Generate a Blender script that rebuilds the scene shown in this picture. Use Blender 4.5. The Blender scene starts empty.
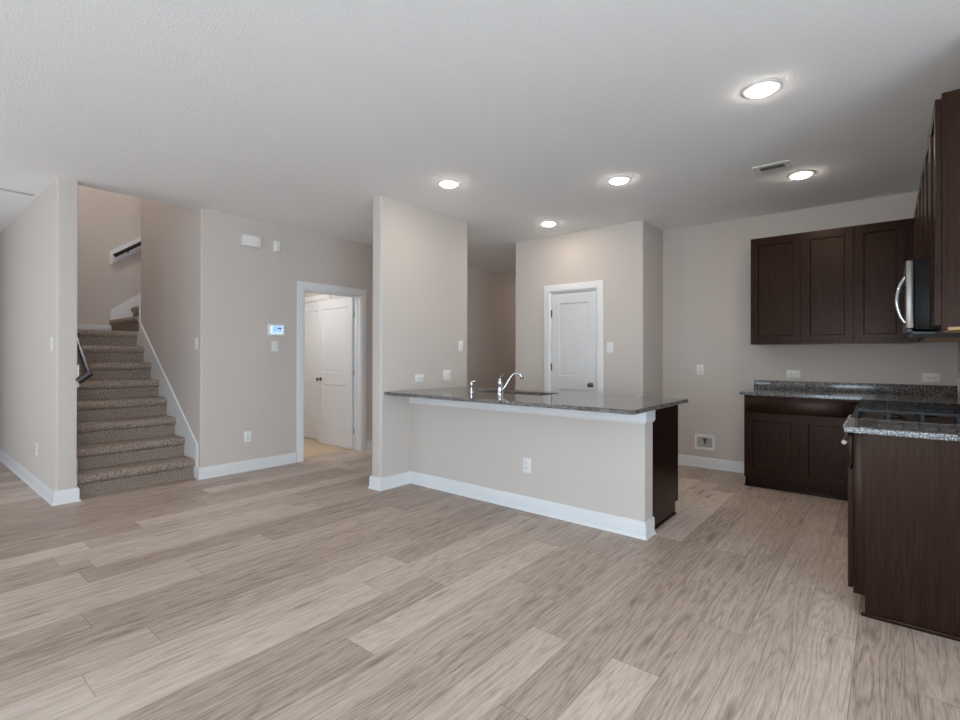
import bpy, bmesh, math, random
from mathutils import Vector, Matrix
random.seed(7)
S = bpy.context.scene
COL = S.collection
PI = math.pi

# ------------------------------------------------------------------ camera
F, YAW, Y0, CH, ROLL, PIT = 495.304, 0.68862, 354.513, 1.2506, -0.00237, 0.00317
cam_d = bpy.data.cameras.new('camera')
cam = bpy.data.objects.new('camera', cam_d)
COL.objects.link(cam)
cam_d.sensor_fit = 'HORIZONTAL'
cam_d.sensor_width = 36.0
cam_d.lens = F * 36.0 / 960.0
cam_d.shift_y = (Y0 - 360.0) / 960.0
cam_d.clip_start = 0.05
s_, c_ = math.sin(YAW), math.cos(YAW)
fwd = Vector((-s_, c_, 0.0)); rgt = Vector((c_, s_, 0.0)); up = Vector((0, 0, 1))
f2 = fwd * math.cos(PIT) + up * math.sin(PIT)
u2 = up * math.cos(PIT) - fwd * math.sin(PIT)
r3 = rgt * math.cos(ROLL) - u2 * math.sin(ROLL)
u3 = rgt * math.sin(ROLL) + u2 * math.cos(ROLL)
M = Matrix((r3, u3, -f2)).transposed().to_4x4()
M.translation = Vector((0, 0, CH))
cam.matrix_world = M
S.camera = cam

# ------------------------------------------------------------------ light and exposure
S.view_settings.view_transform = 'Standard'
S.view_settings.look = 'None'
S.view_settings.gamma = 1.0
S.view_settings.exposure = 0.58
S.view_settings.use_curve_mapping = False
S.cycles.use_denoising = True
S.cycles.max_bounces = 16
S.cycles.diffuse_bounces = 14
S.cycles.sample_clamp_indirect = 10.0

W = bpy.data.worlds.new('sky'); S.world = W; W.use_nodes = True
bg = W.node_tree.nodes['Background']
bg.inputs[0].default_value = (0.62, 0.78, 1.0, 1); bg.inputs[1].default_value = 1.2

def area(name, loc, rot, sx, sy, power, col, spread=PI):
    d = bpy.data.lights.new(name, 'AREA'); d.shape = 'RECTANGLE'
    d.size = sx; d.size_y = sy; d.energy = power; d.color = col; d.spread = spread
    o = bpy.data.objects.new(name, d); COL.objects.link(o)
    o.location = loc; o.rotation_euler = rot
    return o
DAY = (0.70, 0.86, 1.0)
SOUTH = -3.2
WINS = [(-7.0, -5.4, .35, 2.2), (-4.3, -3.1, .35, 2.2), (1.1, 2.4, .35, 2.2), (-1.5, .7, .06, 2.15)]
WP = [19, 0.5, 16, 56]
EAST = (-2.4, .6, .35, 2.2)
for (x0, x1, z0, z1), p in zip(WINS, WP):
    area('window_daylight', ((x0 + x1) / 2, SOUTH + .03, (z0 + z1) / 2), (PI / 2, 0, 0), x1 - x0 - .1, z1 - z0 - .1, p, DAY)
area('window_daylight', (2.96, (EAST[0] + EAST[1]) / 2, (EAST[2] + EAST[3]) / 2), (PI / 2, 0, PI / 2), EAST[1] - EAST[0] - .1, EAST[3] - EAST[2] - .1, 120, DAY)
sun_d = bpy.data.lights.new('sun', 'SUN'); sun_d.energy = 15; sun_d.angle = .01; sun_d.color = (.86, .95, 1)
sun = bpy.data.objects.new('sun', sun_d); COL.objects.link(sun)
sun.rotation_euler = (math.radians(38), 0, math.radians(-12))

# ------------------------------------------------------------------ materials
def mat(name):
    m = bpy.data.materials.new(name); m.use_nodes = True
    return m, m.node_tree.nodes, m.node_tree.links, m.node_tree.nodes['Principled BSDF']
def lin(r, g, b):
    f = lambda v: (v / 255 / 12.92) if v / 255 <= .04045 else ((v / 255 + .055) / 1.055) ** 2.4
    return (f(r), f(g), f(b), 1)
def plain(name, rgb, rough=.5, metal=0.0, spec=.5):
    m, N, L, P = mat(name)
    P.inputs['Base Color'].default_value = lin(*rgb)
    P.inputs['Roughness'].default_value = rough
    P.inputs['Metallic'].default_value = metal
    P.inputs['Specular IOR Level'].default_value = spec
    return m
def textured_paint(name, rgb, scale, strength, dist, rough=.85):
    m, N, L, P = mat(name)
    P.inputs['Base Color'].default_value = lin(*rgb)
    P.inputs['Roughness'].default_value = rough
    P.inputs['Specular IOR Level'].default_value = .25
    tc = N.new('ShaderNodeTexCoord'); n = N.new('ShaderNodeTexNoise')
    n.inputs['Scale'].default_value = scale; n.inputs['Detail'].default_value = 3
    b = N.new('ShaderNodeBump'); b.inputs['Strength'].default_value = strength; b.inputs['Distance'].default_value = dist
    L.new(tc.outputs['Object'], n.inputs['Vector']); L.new(n.outputs['Fac'], b.inputs['Height'])
    L.new(b.outputs['Normal'], P.inputs['Normal'])
    return m
M_WALL = textured_paint('greige_wall_paint', (207, 198, 190), 110, .18, .003)
M_CEIL = textured_paint('ceiling_texture', (243, 244, 244), 110, .55, .005, .95)
M_TRIM = plain('white_trim_paint', (230, 230, 230), .35)
M_DOOR = plain('white_door_paint', (224, 224, 224), .38)
M_PLATE = plain('white_plastic', (238, 236, 232), .35)
M_SLOT = plain('dark_slot', (40, 38, 36), .6)
M_CHROME = plain('polished_chrome', (225, 225, 228), .08, 1)
M_STEEL = plain('stainless_steel', (150, 142, 134), .32, 1)
M_NICKEL = plain('dark_nickel', (120, 112, 104), .22, 1)
M_BLACK = plain('black_enamel', (10, 10, 11), .3, 0, .2)
M_IRON = plain('cast_iron', (18, 18, 19), .5)
M_MESHGREY = plain('dark_vent_metal', (70, 72, 75), .4, .6)
M_RAW = plain('raw_maple_ply', (196, 158, 116), .6)
M_RAIL = plain('dark_stained_rail', (38, 24, 20), .3)
M_VINYL = plain('tan_vinyl_floor', (205, 182, 155), .5)
M_DARKGAP = plain('duct_black', (16, 16, 17), .8)

def wood_dark():
    m, N, L, P = mat('espresso_wood')
    tc = N.new('ShaderNodeTexCoord'); mp = N.new('ShaderNodeMapping')
    mp.inputs['Scale'].default_value = (60, 60, 3.0)
    n = N.new('ShaderNodeTexNoise'); n.inputs['Scale'].default_value = 2.2; n.inputs['Detail'].default_value = 6
    r = N.new('ShaderNodeValToRGB')
    r.color_ramp.elements[0].position = .3; r.color_ramp.elements[0].color = lin(25, 13, 9)
    r.color_ramp.elements[1].position = .75; r.color_ramp.elements[1].color = lin(48, 29, 22)
    L.new(tc.outputs['Object'], mp.inputs['Vector']); L.new(mp.outputs['Vector'], n.inputs['Vector'])
    L.new(n.outputs['Fac'], r.inputs['Fac']); L.new(r.outputs['Color'], P.inputs['Base Color'])
    P.inputs['Roughness'].default_value = .26
    P.inputs['Specular IOR Level'].default_value = .24
    P.inputs['Specular Tint'].default_value = (1.0, .74, .60, 1)
    b = N.new('ShaderNodeBump'); b.inputs['Strength'].default_value = .06; b.inputs['Distance'].default_value = .002
    L.new(n.outputs['Fac'], b.inputs['Height']); L.new(b.outputs['Normal'], P.inputs['Normal'])
    return m
M_WOOD = wood_dark()

def granite():
    m, N, L, P = mat('speckled_granite')
    tc = N.new('ShaderNodeTexCoord')
    v = N.new('ShaderNodeTexVoronoi'); v.inputs['Scale'].default_value = 260
    v2 = N.new('ShaderNodeTexVoronoi'); v2.inputs['Scale'].default_value = 75
    sx = N.new('ShaderNodeSeparateColor'); sx2 = N.new('ShaderNodeSeparateColor')
    r = N.new('ShaderNodeValToRGB'); r.color_ramp.interpolation = 'CONSTANT'
    E = r.color_ramp.elements
    E[0].position = 0; E[0].color = lin(36, 36, 39)
    E[1].position = .26; E[1].color = lin(86, 84, 84)
    for p, c in ((.48, (122, 117, 114)), (.70, (156, 152, 149)), (.86, (126, 108, 96)), (.93, (192, 190, 188))):
        e = E.new(p); e.color = lin(*c)
    r2 = N.new('ShaderNodeValToRGB'); r2.color_ramp.interpolation = 'CONSTANT'
    r2.color_ramp.elements[0].color = (.35, .35, .36, 1); r2.color_ramp.elements[1].position = .3; r2.color_ramp.elements[1].color = (1, 1, 1, 1)
    mx = N.new('ShaderNodeMix'); mx.data_type = 'RGBA'; mx.blend_type = 'MULTIPLY'; mx.inputs[0].default_value = .6
    for vv in (v, v2): L.new(tc.outputs['Object'], vv.inputs['Vector'])
    L.new(v.outputs['Color'], sx.inputs[0]); L.new(sx.outputs[0], r.inputs['Fac'])
    L.new(v2.outputs['Color'], sx2.inputs[0]); L.new(sx2.outputs[0], r2.inputs['Fac'])
    L.new(r.outputs['Color'], mx.inputs[6]); L.new(r2.outputs['Color'], mx.inputs[7])
    L.new(mx.outputs[2], P.inputs['Base Color'])
    P.inputs['Roughness'].default_value = .11
    P.inputs['IOR'].default_value = 1.6
    return m
M_GRAN = granite()

def carpet():
    m, N, L, P = mat('taupe_carpet')
    tc = N.new('ShaderNodeTexCoord')
    n = N.new('ShaderNodeTexNoise'); n.inputs['Scale'].default_value = 150; n.inputs['Detail'].default_value = 3
    r = N.new('ShaderNodeValToRGB')
    r.color_ramp.elements[0].position = .36; r.color_ramp.elements[0].color = lin(92, 80, 72)
    r.color_ramp.elements[1].position = .66; r.color_ramp.elements[1].color = lin(206, 190, 176)
    e = r.color_ramp.elements.new(.5); e.color = lin(148, 132, 120)
    b = N.new('ShaderNodeBump'); b.inputs['Strength'].default_value = .9; b.inputs['Distance'].default_value = .008
    L.new(tc.outputs['Object'], n.inputs['Vector']); L.new(n.outputs['Fac'], r.inputs['Fac'])
    L.new(r.outputs['Color'], P.inputs['Base Color']); L.new(n.outputs['Fac'], b.inputs['Height'])
    L.new(b.outputs['Normal'], P.inputs['Normal'])
    P.inputs['Roughness'].default_value = 1; P.inputs['Specular IOR Level'].default_value = .05
    return m
M_CARPET = carpet()

def planks():
    m, N, L, P = mat('vinyl_plank_floor')
    def math_(op, a=None, b=None, va=None, vb=None):
        n = N.new('ShaderNodeMath'); n.operation = op
        if a is not None: L.new(a, n.inputs[0])
        if b is not None: L.new(b, n.inputs[1])
        if va is not None: n.inputs[0].default_value = va
        if vb is not None: n.inputs[1].default_value = vb
        return n.outputs[0]
    tc = N.new('ShaderNodeTexCoord'); sp = N.new('ShaderNodeSeparateXYZ'); L.new(tc.outputs['Object'], sp.inputs[0])
    X, Y = sp.outputs[0], sp.outputs[1]
    PW, PL = .1935, 1.52
    u = math_('DIVIDE', math_('ADD', X, vb=20 * PW - .086 + PW * 40), vb=PW)
    row = math_('FLOOR', u); fu = math_('FRACT', u)
    wn = N.new('ShaderNodeTexWhiteNoise'); wn.noise_dimensions = '1D'; L.new(row, wn.inputs['W'])
    off = math_('MULTIPLY', wn.outputs['Value'], vb=PL)
    v = math_('DIVIDE', math_('ADD', math_('ADD', Y, vb=40.0), off), vb=PL)
    idx = math_('FLOOR', v); fv = math_('FRACT', v)
    cv = N.new('ShaderNodeCombineXYZ'); L.new(row, cv.inputs[0]); L.new(idx, cv.inputs[1])
    pid = N.new('ShaderNodeTexWhiteNoise'); pid.noise_dimensions = '3D'; L.new(cv.outputs[0], pid.inputs['Vector'])
    # grain coordinates: stretched along Y, shifted per plank
    sc = N.new('ShaderNodeVectorMath'); sc.operation = 'SCALE'; L.new(pid.outputs['Color'], sc.inputs[0]); sc.inputs['Scale'].default_value = 37
    ad = N.new('ShaderNodeVectorMath'); ad.operation = 'ADD'; L.new(tc.outputs['Object'], ad.inputs[0]); L.new(sc.outputs[0], ad.inputs[1])
    mp = N.new('ShaderNodeMapping'); mp.inputs['Scale'].default_value = (48, 1.5, 1); L.new(ad.outputs[0], mp.inputs['Vector'])
    n1 = N.new('ShaderNodeTexNoise'); n1.inputs['Scale'].default_value = 1.0; n1.inputs['Detail'].default_value = 7; n1.inputs['Distortion'].default_value = .6
    L.new(mp.outputs[0], n1.inputs['Vector'])
    mp2 = N.new('ShaderNodeMapping'); mp2.inputs['Scale'].default_value = (6.5, .5, 1); L.new(ad.outputs[0], mp2.inputs['Vector'])
    n2 = N.new('ShaderNodeTexNoise'); n2.inputs['Scale'].default_value = 1.0; n2.inputs['Detail'].default_value = 3
    L.new(mp2.outputs[0], n2.inputs['Vector'])
    # cathedral rings
    rings = math_('FRACT', math_('MULTIPLY', n2.outputs['Fac'], vb=17))
    rg = math_('POWER', math_('MULTIPLY', math_('ABSOLUTE', math_('SUBTRACT', rings, vb=.5)), vb=2.0), vb=.5)
    mp3 = N.new('ShaderNodeMapping'); mp3.inputs['Scale'].default_value = (260, 14, 1); L.new(ad.outputs[0], mp3.inputs['Vector'])
    n3 = N.new('ShaderNodeTexNoise'); n3.inputs['Scale'].default_value = 1.0; n3.inputs['Detail'].default_value = 4; L.new(mp3.outputs[0], n3.inputs['Vector'])
    g = math_('ADD', math_('MULTIPLY', n1.outputs['Fac'], vb=.30), math_('MULTIPLY', rg, vb=.20))
    g = math_('ADD', g, math_('ADD', math_('MULTIPLY', n3.outputs['Fac'], vb=.50), vb=.02))
    tone = math_('MULTIPLY', math_('SUBTRACT', pid.outputs['Value'], vb=.5), vb=.28)
    g = math_('ADD', g, tone)
    r = N.new('ShaderNodeValToRGB')
    r.color_ramp.elements[0].position = .22; r.color_ramp.elements[0].color = lin(126, 107, 95)
    r.color_ramp.elements[1].position = .78; r.color_ramp.elements[1].color = lin(214, 198, 185)
    e = r.color_ramp.elements.new(.5); e.color = lin(180, 161, 147)
    L.new(g, r.inputs['Fac'])
    mp4 = N.new('ShaderNodeMapping'); mp4.inputs['Scale'].default_value = (9, 1.6, 1); L.new(ad.outputs[0], mp4.inputs['Vector'])
    vk = N.new('ShaderNodeTexVoronoi'); vk.voronoi_dimensions = '2D'; vk.inputs['Scale'].default_value = 1.0; L.new(mp4.outputs[0], vk.inputs['Vector'])
    sk4 = N.new('ShaderNodeSeparateColor'); L.new(vk.outputs['Color'], sk4.inputs[0])
    kn = math_('MULTIPLY', math_('LESS_THAN', sk4.outputs[0], vb=.2), math_('MAXIMUM', math_('SUBTRACT', b=math_('MULTIPLY', vk.outputs['Distance'], vb=5.0), va=1.0), vb=0.0))
    knm = N.new('ShaderNodeMix'); knm.data_type = 'RGBA'; L.new(math_('MULTIPLY', kn, vb=.6), knm.inputs[0]); L.new(r.outputs['Color'], knm.inputs[6]); knm.inputs[7].default_value = lin(96, 78, 66)
    # seams
    def seam(fr, w):
        a = math_('MINIMUM', fr, math_('SUBTRACT', b=fr, va=1.0))
        return math_('LESS_THAN', a, vb=w)
    sm = math_('MAXIMUM', seam(fu, .0065), seam(fv, .0009))
    mx = N.new('ShaderNodeMix'); mx.data_type = 'RGBA'
    L.new(math_('MULTIPLY', sm, vb=.55), mx.inputs[0]); L.new(knm.outputs[2], mx.inputs[6]); mx.inputs[7].default_value = lin(72, 60, 52)
    L.new(mx.outputs[2], P.inputs['Base Color'])
    P.inputs['Roughness'].default_value = .42
    P.inputs['Specular IOR Level'].default_value = .4
    b = N.new('ShaderNodeBump'); b.inputs['Strength'].default_value = .12; b.inputs['Distance'].default_value = .002
    L.new(math_('SUBTRACT', n3.outputs['Fac'], sm), b.inputs['Height']); L.new(b.outputs['Normal'], P.inputs['Normal'])
    return m
M_FLOOR = planks()

def emit(name, col, strength):
    m = bpy.data.materials.new(name); m.use_nodes = True
    N = m.node_tree.nodes; N.clear()
    e = N.new('ShaderNodeEmission'); o = N.new('ShaderNodeOutputMaterial')
    e.inputs[0].default_value = (*col, 1); e.inputs[1].default_value = strength
    m.node_tree.links.new(e.outputs[0], o.inputs[0])
    return m
M_LED = emit('led_lens', (1.0, .89, .77), 64)
M_SCREEN = emit('lit_screen', (.34, .58, .95), .75)
M_SCREEN_W = emit('lit_screen_pale', (.62, .78, 1.0), .85)
def glass():
    m = bpy.data.materials.new('window_glass'); m.use_nodes = True
    N = m.node_tree.nodes; N.clear()
    t = N.new('ShaderNodeBsdfTransparent'); g = N.new('ShaderNodeBsdfGlossy'); g.inputs['Roughness'].default_value = .02
    x = N.new('ShaderNodeMixShader'); x.inputs[0].default_value = .06; o = N.new('ShaderNodeOutputMaterial')
    L = m.node_tree.links
    L.new(t.outputs[0], x.inputs[1]); L.new(g.outputs[0], x.inputs[2]); L.new(x.outputs[0], o.inputs[0])
    return m
M_GLASS = glass()

# ------------------------------------------------------------------ mesh helpers
def bm_new(): return bmesh.new()
def box(bm, x0, x1, y0, y1, z0, z1, bev=0.0, seg=2):
    g = bmesh.ops.create_cube(bm, size=1.0)
    vs = g['verts']
    for v in vs:
        v.co = Vector((x0 + (v.co.x + .5) * (x1 - x0), y0 + (v.co.y + .5) * (y1 - y0), z0 + (v.co.z + .5) * (z1 - z0)))
    if bev > 0:
        es = list({e for v in vs for e in v.link_edges})
        bmesh.ops.bevel(bm, geom=es, offset=bev, segments=seg, affect='EDGES', profile=.5)
def prism(bm, poly, z0, z1, axis='Z'):
    def P(a, b, h):
        return {'Z': (a, b, h), 'Y': (a, h, b), 'X': (h, a, b)}[axis]
    lo = [bm.verts.new(P(a, b, z0)) for a, b in poly]
    hi = [bm.verts.new(P(a, b, z1)) for a, b in poly]
    n = len(poly)
    for i in range(n):
        j = (i + 1) % n
        bm.faces.new((lo[i], lo[j], hi[j], hi[i]))
    bm.faces.new(lo[::-1]); bm.faces.new(hi)
    bmesh.ops.recalc_face_normals(bm, faces=bm.faces[:])
def rounded(pts, seg=5):
    """pts: (x, y) or (x, y, r) -> polygon with the marked corners rounded"""
    out = []; n = len(pts)
    for i, p in enumerate(pts):
        r = p[2] if len(p) > 2 else 0
        q = Vector(p[:2])
        if r <= 0: out.append(tuple(q)); continue
        a = (Vector(pts[i - 1][:2]) - q).normalized(); b = (Vector(pts[(i + 1) % n][:2]) - q).normalized()
        c = q + (a + b) * r
        s0 = q + a * r - c; s1 = q + b * r - c
        for k in range(seg + 1):
            t = k / seg
            v = (s0 * math.cos(t * PI / 2) + s1 * math.sin(t * PI / 2))
            out.append(tuple(c + v))
    return out
def frame_of(d):
    d = d.normalized(); a = Vector((0, 0, 1)) if abs(d.z) < .9 else Vector((1, 0, 0))
    x = d.cross(a).normalized(); return x, d.cross(x).normalized()
def cyl(bm, p0, p1, r0, r1=None, seg=20, cap=True):
    r1 = r0 if r1 is None else r1
    p0, p1 = Vector(p0), Vector(p1); x, y = frame_of(p1 - p0)
    A = [bm.verts.new(p0 + (x * math.cos(2 * PI * k / seg) + y * math.sin(2 * PI * k / seg)) * r0) for k in range(seg)]
    B = [bm.verts.new(p1 + (x * math.cos(2 * PI * k / seg) + y * math.sin(2 * PI * k / seg)) * r1) for k in range(seg)]
    for k in range(seg):
        j = (k + 1) % seg; bm.faces.new((A[k], A[j], B[j], B[k]))
    if cap: bm.faces.new(A[::-1]); bm.faces.new(B)
    bmesh.ops.recalc_face_normals(bm, faces=bm.faces[:])
def lathe(bm, base, axis, prof, seg=24):
    """prof: (radius, height along axis)"""
    base = Vector(base); d = Vector(axis).normalized(); x, y = frame_of(d)
    rings = []
    for r, h in prof:
        rings.append([bm.verts.new(base + d * h + (x * math.cos(2 * PI * k / seg) + y * math.sin(2 * PI * k / seg)) * max(r, 1e-4)) for k in range(seg)])
    for A, B in zip(rings, rings[1:]):
        for k in range(seg):
            j = (k + 1) % seg; bm.faces.new((A[k], A[j], B[j], B[k]))
    bm.faces.new(rings[0][::-1]); bm.faces.new(rings[-1])
    bmesh.ops.recalc_face_normals(bm, faces=bm.faces[:])
def tube(bm, pts, radii, seg=14):
    pts = [Vector(p) for p in pts]
    if not hasattr(radii, '__len__'): radii = [radii] * len(pts)
    rings = []; x = None
    for i, p in enumerate(pts):
        d = (pts[min(i + 1, len(pts) - 1)] - pts[max(i - 1, 0)]).normalized()
        if x is None: x, y = frame_of(d)
        else:
            x = (x - d * x.dot(d)).normalized(); y = d.cross(x)
        rings.append([bm.verts.new(p + (x * math.cos(2 * PI * k / seg) + y * math.sin(2 * PI * k / seg)) * radii[i]) for k in range(seg)])
    for A, B in zip(rings, rings[1:]):
        for k in range(seg):
            j = (k + 1) % seg; bm.faces.new((A[k], A[j], B[j], B[k]))
    bm.faces.new(rings[0][::-1]); bm.faces.new(rings[-1])
    bmesh.ops.recalc_face_normals(bm, faces=bm.faces[:])
def bez(p, n=14):
    """Catmull-Rom through points"""
    P = [Vector(q) for q in p]; P = [P[0] * 2 - P[1]] + P + [P[-1] * 2 - P[-2]]
    out = []
    for i in range(1, len(P) - 2):
        for k in range(n):
            t = k / n
            out.append(.5 * ((2 * P[i]) + (P[i + 1] - P[i - 1]) * t + (2 * P[i - 1] - 5 * P[i] + 4 * P[i + 1] - P[i + 2]) * t * t + (3 * P[i] - P[i - 1] - 3 * P[i + 1] + P[i + 2]) * t ** 3))
    out.append(P[-2]); return out
def sweep(bm, path, prof, z=0.0):
    """wall trim: profile (out, z) swept along a floor path; 'out' is to the right of travel"""
    pts = [Vector(p) for p in path]; n = len(pts); rows = []
    for i in range(n):
        d0 = (pts[i] - pts[i - 1]).normalized() if i > 0 else (pts[1] - pts[0]).normalized()
        d1 = (pts[i + 1] - pts[i]).normalized() if i < n - 1 else d0
        n0 = Vector((d0.y, -d0.x)); n1 = Vector((d1.y, -d1.x))
        m = (n0 + n1); m = m / max(m.dot(n0), .2)
        rows.append([bm.verts.new((pts[i].x + m.x * a, pts[i].y + m.y * a, z + b)) for a, b in prof])
    k = len(prof)
    for A, B in zip(rows, rows[1:]):
        for j in range(k):
            q = (j + 1) % k; bm.faces.new((A[j], A[q], B[q], B[j]))
    bm.faces.new(rows[0]); bm.faces.new(rows[-1][::-1])
    bmesh.ops.recalc_face_normals(bm, faces=bm.faces[:])
def rect_rings(bm, x0, x1, z0, z1, prof, ys):
    """moulded panel: nested rectangles, prof = (inset, depth); ys: y of the surface, sign into the door"""
    y, sg = ys; prev = None
    for ins, dep in prof:
        q = [bm.verts.new((a, y + sg * dep, b)) for a, b in ((x0 + ins, z0 + ins), (x1 - ins, z0 + ins), (x1 - ins, z1 - ins), (x0 + ins, z1 - ins))]
        if prev:
            for k in range(4):
                j = (k + 1) % 4; bm.faces.new((prev[k], prev[j], q[j], q[k]))
        prev = q
    bm.faces.new(prev)
def obj(name, bm, m, parent=None, smooth=True, bevel=0.0):
    me = bpy.data.meshes.new(name)
    bm.to_mesh(me); bm.free()
    me.materials.append(m)
    if smooth:
        for p in me.polygons: p.use_smooth = True
        me.set_sharp_from_angle(angle=math.radians(32))
    o = bpy.data.objects.new(name, me); COL.objects.link(o)
    if parent: o.parent = parent
    if bevel:
        b = o.modifiers.new('edge', 'BEVEL'); b.width = bevel; b.segments = 2; b.limit_method = 'ANGLE'
    return o
def tag(o, label, cat, group=None):
    o['label'] = label; o['category'] = cat
    if group: o['group'] = group
    return o
def thing(name, label, cat, loc=(0, 0, 0), rot=0, group=None):
    o = bpy.data.objects.new(name, None); COL.objects.link(o)
    o.empty_display_size = .05
    o.location = loc; o.rotation_euler = (0, 0, rot)
    return tag(o, label, cat, group)
def struct(name, bm, m, parent=None, **k):
    o = obj(name, bm, m, parent, **k)
    if not parent: o['kind'] = 'structure'
    return o
def struct_root(name, loc=(0, 0, 0), rot=0):
    o = bpy.data.objects.new(name, None); COL.objects.link(o)
    o.location = loc; o.rotation_euler = (0, 0, rot); o['kind'] = 'structure'; return o
FACE_S, FACE_E, FACE_N, FACE_W = 0, PI / 2, PI, -PI / 2     # wall faces -Y, +X, +Y, -X

# ------------------------------------------------------------------ room shell
H = 2.743; H2 = 5.4
XD = -5.361; YB = 5.928; XR = .465
b = bm_new(); box(b, -10.6, 3.2, SOUTH - .15, 8.7, -.12, 0); struct('floor', b, M_FLOOR, smooth=False)
b = bm_new(); box(b, -7.05, -5.481, 2.19, 4.1, -.01, .006); struct('floor_side_room', b, M_VINYL, smooth=False)

b = bm_new()
box(b, -5.48, 3.2, SOUTH - .15, 8.7, H, H + .2)
struct('ceiling', b, M_CEIL, smooth=False)
b = bm_new(); box(b, -6.15, -5.48, SOUTH - .15, .945, H, H + .2); struct('ceiling_living', b, M_CEIL, smooth=False)
b = bm_new(); box(b, -10.6, -6.15, SOUTH - .15, .945, H, H + .2); struct('ceiling_entry', b, M_CEIL, smooth=False)
b = bm_new(); box(b, -7.06, -5.481, 2.19, 4.1, H - .2, H); struct('ceiling_side_room', b, M_CEIL, smooth=False)
b = bm_new(); box(b, -8.6, -5.0, .8, 4.5, H2, H2 + .1); struct('ceiling_stairwell', b, M_CEIL, smooth=False)
# upper storey wall over the ceiling edge closes the stairwell shaft
b = bm_new(); box(b, -5.48, -5.36, 1.075, 2.07, H + .2, H2); struct('wall_stairwell_front', b, M_WALL, smooth=False)

R = .02
b = bm_new(); prism(b, rounded([(-10.5, .945), (XD, .945, R), (XD, 1.085, .008), (-10.5, 1.085)]), 0, H2); struct('wall_left', b, M_WALL)
b = bm_new()
prism(b, rounded([(XD, 2.07, R), (XD, 3.205), (-5.481, 3.205), (-5.481, 2.19), (-7.06, 2.19), (-7.06, 4.3), (-7.18, 4.3), (-7.18, 2.07, R)]), 0, H2)
struct('wall_stairs', b, M_WALL)
b = bm_new(); box(b, -5.481, XD, 3.205, 4.045, 2.045, H); box(b, -5.481, XD, 4.045, 8.6, 0, H); struct('wall_hall', b, M_WALL, smooth=False)
b = bm_new(); box(b, -8.47, -8.35, 1.075, 4.3, 0, H2); struct('wall_landing', b, M_WALL, smooth=False)
b = bm_new(); box(b, -8.47, -7.06, 4.3, 4.42, 0, H2); struct('wall_stair_top', b, M_WALL, smooth=False)
b = bm_new(); prism(b, rounded([(-3.775, 2.975, .012), (-3.642, 2.975, R), (-3.642, 4.211, R), (-3.775, 4.211, .012)]), 0, H); struct('wall_stub', b, M_WALL)
b = bm_new()
prism(b, rounded([(-3.78, 5.313, R), (-3.25, 5.313), (-3.25, 5.43), (-3.66, 5.43), (-3.66, 8.6), (-3.78, 8.6)]), 0, H)
prism(b, rounded([(-2.605, 5.313), (-2.066, 5.313, R), (-2.066, 6.05), (-2.186, 6.05), (-2.186, 5.43), (-2.605, 5.43)]), 0, H)
box(b, -3.25, -2.605, 5.313, 5.43, 2.045, H)
struct('wall_pantry', b, M_WALL)
b = bm_new(); box(b, -2.066, XR + .12, YB, YB + .12, 0, H); struct('wall_back', b, M_WALL, smooth=False)
b = bm_new(); prism(b, rounded([(XR, 2.93, R), (XR, YB), (XR + .12, YB), (XR + .12, 3.05), (3.1, 3.05), (3.1, 2.93)]), 0, H); struct('wall_right', b, M_WALL)
b = bm_new(); box(b, 3.0, 3.12, SOUTH, EAST[0], 0, H); box(b, 3.0, 3.12, EAST[1], 2.93, 0, H); box(b, 3.0, 3.12, EAST[0], EAST[1], 0, EAST[2]); box(b, 3.0, 3.12, EAST[0], EAST[1], EAST[3], H); struct('wall_east', b, M_WALL, smooth=False)
b = bm_new(); box(b, -7.72, -7.6, SOUTH, -.5, 0, H); box(b, -10.5, -7.72, -.62, -.5, 0, H); struct('wall_west', b, M_WALL, smooth=False)
b = bm_new(); box(b, -10.6, -10.5, -.62, .945, 0, H); struct('wall_entry_end', b, M_WALL, smooth=False)
b = bm_new(); box(b, -5.481, -3.66, 8.6, 8.7, 0, H); struct('wall_hall_end', b, M_WALL, smooth=False)
b = bm_new(); box(b, -7.06, -5.481, 4.1, 4.2, 0, H); struct('wall_side_room', b, M_WALL, smooth=False)
# south wall behind the camera, with the windows that light the room
b = bm_new(); xs = -7.72
for (x0, x1, z0, z1) in WINS:
    box(b, xs, x0, SOUTH - .15, SOUTH, 0, H); box(b, x0, x1, SOUTH - .15, SOUTH, 0, z0); box(b, x0, x1, SOUTH - .15, SOUTH, z1, H); xs = x1
box(b, xs, 3.12, SOUTH - .15, SOUTH, 0, H)
struct('wall_south', b, M_WALL, smooth=False)
for i, (x0, x1, z0, z1) in enumerate(WINS + [EAST]):
    r = struct_root('window_%d' % (i + 1), ((x0 + x1) / 2, SOUTH - .08, z0)) if i < 4 else struct_root('window_5', (3.07, (x0 + x1) / 2, z0), PI / 2); w = (x1 - x0) / 2; h = z1 - z0
    b = bm_new(); t = .05
    box(b, -w, w, -.03, .03, 0, t); box(b, -w, w, -.03, .03, h - t, h); box(b, -w, -w + t, -.03, .03, t, h - t); box(b, w - t, w, -.03, .03, t, h - t)
    box(b, -w + t, w - t, -.025, .025, h / 2 - .02, h / 2 + .02) if i != 3 else box(b, -.03, .03, -.03, .03, t, h - t)
    obj('window_frame', b, M_TRIM, r, smooth=False)
    b = bm_new(); box(b, -w + t, w - t, -.004, .004, t, h - t); obj('window_pane', b, M_GLASS, r, smooth=False)

# half wall of the peninsula
PX1, PY0, PY1 = -1.29, 3.349, 3.50
b = bm_new(); prism(b, rounded([(-3.642, PY0), (PX1, PY0, .012), (PX1, PY1), (-3.642, PY1)]), 0, .884); struct('wall_peninsula', b, M_WALL)

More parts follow.
